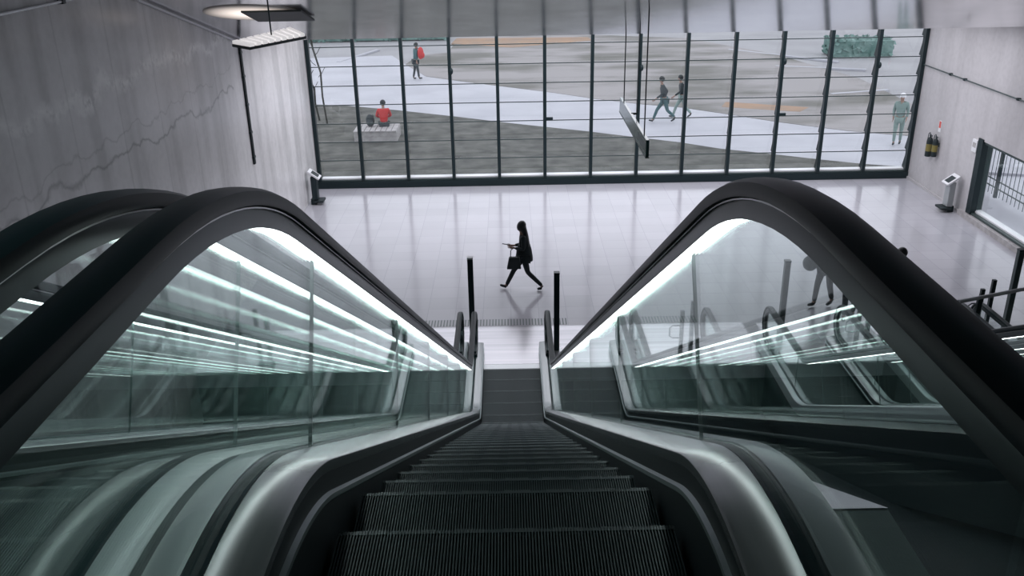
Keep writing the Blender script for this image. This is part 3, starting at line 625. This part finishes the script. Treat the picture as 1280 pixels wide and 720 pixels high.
# ------------------------------------------------------------------ people
def skin(name, verts, edges, m, parent, sub=2, root=0):
    me = bpy.data.meshes.new(name); me.from_pydata([v[0] for v in verts], edges, []); o = bpy.data.objects.new(name, me); C.objects.link(o)
    sk = o.modifiers.new('skin', 'SKIN'); sk.use_smooth_shade = True
    if not me.skin_vertices:
        pass
    for i, v in enumerate(verts):
        r = v[1]; me.skin_vertices[0].data[i].radius = (r, r) if not isinstance(r, tuple) else r; me.skin_vertices[0].data[i].use_root = (i == root)
    s_ = o.modifiers.new('sub', 'SUBSURF'); s_.levels = s_.render_levels = sub
    me.materials.append(m); o.parent = parent; return o
def person(loc, rz, P, mt, label, hair='short', height=1.70):
    """P: joints for a figure facing +y, metres. mt: top, legs, shoe materials"""
    r = empty('person', loc, rz); k = height / 1.70; r.scale = (k, k, k)
    g = lambda n: Vector(P[n])
    pel, chest, neck, head = g('pelvis'), g('chest'), g('neck'), g('head')
    V = []; E_ = []
    def add(p, rad, parent=None):
        V.append((tuple(p), rad)); i = len(V) - 1
        if parent is not None: E_.append((parent, i))
        return i
    i0 = add(pel, (.135, .10)); i1 = add(pel.lerp(chest, .5), (.115, .09), i0); i2 = add(chest, (.13, .10), i1); i3 = add(neck, .052, i2)
    hd = (head - neck).normalized(); fw = Vector(P.get('face', (0, 1, 0)))
    i4 = add(neck.lerp(head, .45), .055, i3); i5 = add(head - hd * .02, .088, i4); i6 = add(head + hd * .055, .085, i5)
    add(head + fw * .10 - hd * .01, .012, i5)
    for s in ('l', 'r'):
        sh, el, wr_ = g('sho_' + s), g('elb_' + s), g('wri_' + s)
        a = add(sh, .052, i2); b = add(sh.lerp(el, .5), .044, a); c = add(el, .037, b); d = add(el.lerp(wr_, .4), .035, c); e = add(wr_, .024, d)
        fd = Vector(P.get('hand_' + s, (wr_ - el))).normalized(); side = fd.cross(Vector((1, 0, 0)) if abs(fd.x) < .8 else Vector((0, 1, 0))).normalized()
        pm = add(wr_ + fd * .055, (.032, .018), e)
        for t, ln in ((-.026, .060), (-.009, .072), (.009, .068), (.026, .052)):
            kn = add(wr_ + fd * .090 + side * t, .009, pm); add(wr_ + fd * (.090 + ln) + side * t * 1.2 + side.cross(fd) * .015, .007, kn)
        add(wr_ + fd * .07 + side * .055, .009, pm)
        hp, kn_, an, to = g('hip_' + s), g('kne_' + s), g('ank_' + s), g('toe_' + s)
        a = add(hp, .082, i0); b = add(hp.lerp(kn_, .5), .072, a); c = add(kn_, .052, b); d = add(kn_.lerp(an, .35), .052, c); e = e = add(an, .030, d); add(an.lerp(to, .35), .018, e)
    skin('body', V, E_, M['skin'], r)
    # top
    V = []; E_ = []
    i0 = add(pel + Vector((0, 0, .02)), (.165, .13)); i1 = add(pel.lerp(chest, .5), (.145, .115), i0); i2 = add(chest, (.16, .125), i1); add(chest.lerp(neck, .75), .065, i2)
    for s in ('l', 'r'):
        sh, el, wr_ = g('sho_' + s), g('elb_' + s), g('wri_' + s)
        a = add(sh, .070, i2); b = add(sh.lerp(el, .5), .060, a); c = add(el, .052, b); add(el.lerp(wr_, .9), .038, c)
    skin('jacket', V, E_, mt[0], r)
    V = []; E_ = []
    i0 = add(pel + Vector((0, 0, .0)), (.15, .125))
    for s in ('l', 'r'):
        hp, kn_, an = g('hip_' + s), g('kne_' + s), g('ank_' + s)
        f = P.get('leg', 1.0)
        a = add(hp, .092 * f, i0); b = add(hp.lerp(kn_, .5), .082 * f, a); c = add(kn_, .063 * f, b); d = add(kn_.lerp(an, .35), .060 * f, c); add(kn_.lerp(an, 1.0), .048 * f, d)
    skin('trousers', V, E_, mt[1], r)
    for s in ('l', 'r'):
        an, to = g('ank_' + s), g('toe_' + s); V = []; E_ = []
        h = an + (an - to).normalized() * .03; h.z = an.z - .055
        i = add(h if 'flat_' + s not in P else Vector(P['flat_' + s]), .034); j = add(h.lerp(to, .5), .038, i); kk = add(to, .030, j); add(an, .042, i)
        skin('shoe', V, E_, mt[2], r, 1)
    # hair
    q = MB(); up = hd; rt = fw.cross(up).normalized(); bk = -fw
    T = T3(head, rt, fw, up)
    if hair == 'long':
        q.ell((0, -.02, .035), (.105, .118, .125), T=T)
        prof = [(.095, .10, .02, -.03), (.10, .07, -.12, -.07), (.12, .06, -.28, -.09), (.125, .05, -.44, -.10), (.085, .035, -.56, -.10), (.03, .02, -.62, -.10)]
        n = 14; vs = []
        for (wx, wy, z, cy) in prof:
            for i in range(n): a = 2 * pi * i / n; vs.append(T((wx * cos(a), cy + wy * sin(a), z)))
        q.add(vs, [(a * n + i, a * n + (i + 1) % n, (a + 1) * n + (i + 1) % n, (a + 1) * n + i) for a in range(len(prof) - 1) for i in range(n)] + [tuple(range(n)), tuple(range((len(prof) - 1) * n, len(prof) * n))])
    else:
        q.ell((0, -.022, .040), (.100, .108, .105), T=T)
    q.build('hair', M[P.get('hairmat', 'hair')], r, True)
    if P.get('skirt'):
        z0, z1, r0, r1 = P['skirt']; n = 20; prof = [(r0 * .8, z1 + .12), (r0, z1), (r1 * .98, z0 + .1), (r1, z0)]
        vs = [(a_ * .95 * cos(2 * pi * i / n), P.get('skirt_y', 0) + a_ * 1.1 * sin(2 * pi * i / n), z) for (a_, z) in prof for i in range(n)]
        q = MB(); q.add(vs, [(a * n + i, a * n + (i + 1) % n, (a + 1) * n + (i + 1) % n, (a + 1) * n + i) for a in range(3) for i in range(n)] + [tuple(range(n)), tuple(range(3 * n, 4 * n))]); q.build('skirt', mt[0], r, True)
    tag(r, label, 'person'); return r
def walk(st=.30, lift=.08, arm=.22, elb=.12, lean=.03, stand=False):
    hz = .90 - .03
    P = dict(pelvis=(0, 0, hz), chest=(0, .02 + lean, 1.27), neck=(0, .03 + lean, 1.45), head=(0, .05 + lean, 1.585), face=(0, 1, -.05),
        sho_l=(-.17, lean, 1.38), sho_r=(.17, lean, 1.38), elb_l=(-.22, arm * .5, 1.12), elb_r=(.22, -arm * .6, 1.12),
        wri_l=(-.21, arm * 1.1 + elb, .93), wri_r=(.21, -arm * .8 + elb, .90),
        hip_l=(-.09, 0, .84), hip_r=(.09, 0, .84), kne_l=(-.09, -st * .30, .47), kne_r=(.09, st * .75, .47),
        ank_l=(-.08, -st * 1.15, .10 + lift), ank_r=(.08, st * 1.15, .10), toe_l=(-.08, -st * 1.15 + .14, .035 + lift * .2), toe_r=(.08, st * 1.15 + .17, .055 + lift * .25))
    return P
# woman walking to the left across the hall
P = walk(.36, .05, .0, .0, .02)
P.update(elb_l=(-.22, .02, 1.10), wri_l=(-.14, .24, 1.13), elb_r=(.22, .02, 1.10), wri_r=(.10, .25, 1.10), hand_l=(.05, 1, .2), hand_r=(-.05, 1, .15),
         face=(0, .93, -.35), skirt=(.76, 1.05, .16, .19), leg=1.0, toe_r=(.08, .60, .10), ank_r=(.08, .44, .09), kne_r=(.09, .25, .48), kne_l=(-.09, -.08, .48), ank_l=(-.08, -.42, .12), toe_l=(-.08, -.30, .04))
W = person((0.30, 17.75, 0), radians(90), P, (M['cloth'], M['cloth'], M['cloth']), 'woman in black with long dark hair walking left across the hall, looking at her phone', 'long', 1.50)
o = bevel(MB().box(-.045, .045, -.085, .085, -.005, .006).build('phone', M['black']), .003); o.location = (0.30 - .375, 17.75 - .02, 1.04); o.rotation_euler = (radians(10), radians(25), radians(90))
tag(o, 'thin dark phone held out in front of the walking woman', 'phone')
hb = empty('handbag', (0.30 - .21, 17.75 - .17, 0.57)); q = MB(); q.prism([(-.16, 0, 0), (.14, 0, 0), (.11, 0, .26), (-.11, 0, .26)], (0, -.10, 0)); bevel(q.build('bag_body', M['black'], hb), .015)
MB().poly_tube([(-.08, -.05, .25), (-.07, -.03, .40), (0, 0, .45), (.06, -.03, .40), (.07, -.05, .25)], .009).build('strap', M['black'], hb, True)
tag(hb, 'dark handbag hanging from the walking woman\'s forearm', 'bag')

# outside walkers
P = walk(.10, .0, .05, .05); person((-4.4, 44.0, .03), radians(-10 + 180 + 120), P, (M['teal_cloth'], M['grey_cloth'], M['black']), 'person outside with a red backpack, standing on the pale path')
def backpack(loc, rz, m, label, s=1.0):
    r = empty('backpack', loc, rz); r.scale = (s, s, s)
    q = MB(); q.ell((0, 0, .22), (.17, .12, .25)); q.build('bag_body', m, r, True); q = MB(); q.ell((0, -.10, .14), (.12, .06, .12)); q.build('front_pocket', m, r, True)
    MB().poly_tube([(-.08, .10, .38), (-.09, .17, .42), (-.10, .20, .30), (-.10, .12, .10)], .015).build('strap', M['black'], r, True)
    MB().poly_tube([(.08, .10, .38), (.09, .17, .42), (.10, .20, .30), (.10, .12, .10)], .015).build('strap', M['black'], r, True)
    tag(r, label, 'backpack'); return r
backpack((-4.12, 43.88, 1.02), radians(-70 + 180 - 40), M['red'], 'red backpack on the standing person outside, upper left', 1.15)
P = walk(.34, .12, .2, .15, .10); person((5.85, 33.6, .02), radians(90), P, (M['grey_cloth'], M['teal_cloth'], M['black']), 'left one of two people walking left outside, dark jacket and teal trousers')
P = walk(.30, .12, .25, .1, .08); person((6.65, 34.3, .02), radians(90), P, (M['black'], M['pale_cloth'], M['black']), 'right one of two people walking left outside, dark top and pale trousers', 'short', 1.62)
P = walk(.12, .0, .05, .05); P['hairmat'] = 'white'; person((13.0, 29.6, .03), radians(150), P, (M['pale_cloth'], M['pale_cloth'], M['grey_cloth']), 'person in pale sage clothes and white cap outside, at the right end of the window')
# seated person in red
P = dict(pelvis=(0, 0, .55), chest=(0, .03, .92), neck=(0, .06, 1.10), head=(0, .10, 1.23), face=(0, .95, -.3), sho_l=(-.17, .02, 1.03), sho_r=(.17, .02, 1.03),
    elb_l=(-.25, .12, .80), elb_r=(.25, .12, .80), wri_l=(-.10, .33, .70), wri_r=(.10, .33, .70), hip_l=(-.10, .05, .52), hip_r=(.10, .05, .52),
    kne_l=(-.14, .46, .53), kne_r=(.14, .46, .53), ank_l=(-.14, .56, .10), ank_r=(.14, .50, .10), toe_l=(-.15, .74, .03), toe_r=(.15, .68, .03))
person((-4.42, 31.9, .0), radians(8), P, (M['red'], M['grey_cloth'], M['black']), 'person in a red jacket sitting on the block seat outside, seen from behind')
backpack((-4.92, 31.95, .45), 0, M['grey_cloth'], 'dark bag on the block seat left of the person in red', .9)

# people by the right escalator
P = walk(.14, .04, .05, .04); person((6.30, 16.62, 0), radians(120), P, (M['cloth'], M['cloth'], M['black']), 'person in dark clothes by the right escalators, upper body hidden behind the near handrail')
o = MB(); o.ell((0, 0, 0), (.15, .13, .16)); bg_ = o.build('shoulder_bag', M['cloth'], None, True); bg_.location = (5.92, 16.5, .98); MB().poly_tube([(-.06, 0, .12), (0.08, 0, .32), (.22, 0, .36), (.30, .04, .34)], .012).build('strap', M['black'], bg_, True)
tag(bg_, 'round dark bag carried left of the people by the right escalators', 'bag')
P = walk(.10, .0, .05, .04); person((6.60, 16.0, 0), radians(160), P, (M['grey_cloth'], M['cloth'], M['black']), 'second person in dark clothes, just right of the first by the right escalators')
P = walk(.10, .0, .05, .04); person((7.22, 15.45, 0), radians(-20), P, (M['cloth'], M['cloth'], M['black']), 'person almost hidden behind the right handrail, only the dark head showing above it', 'short', 1.62)
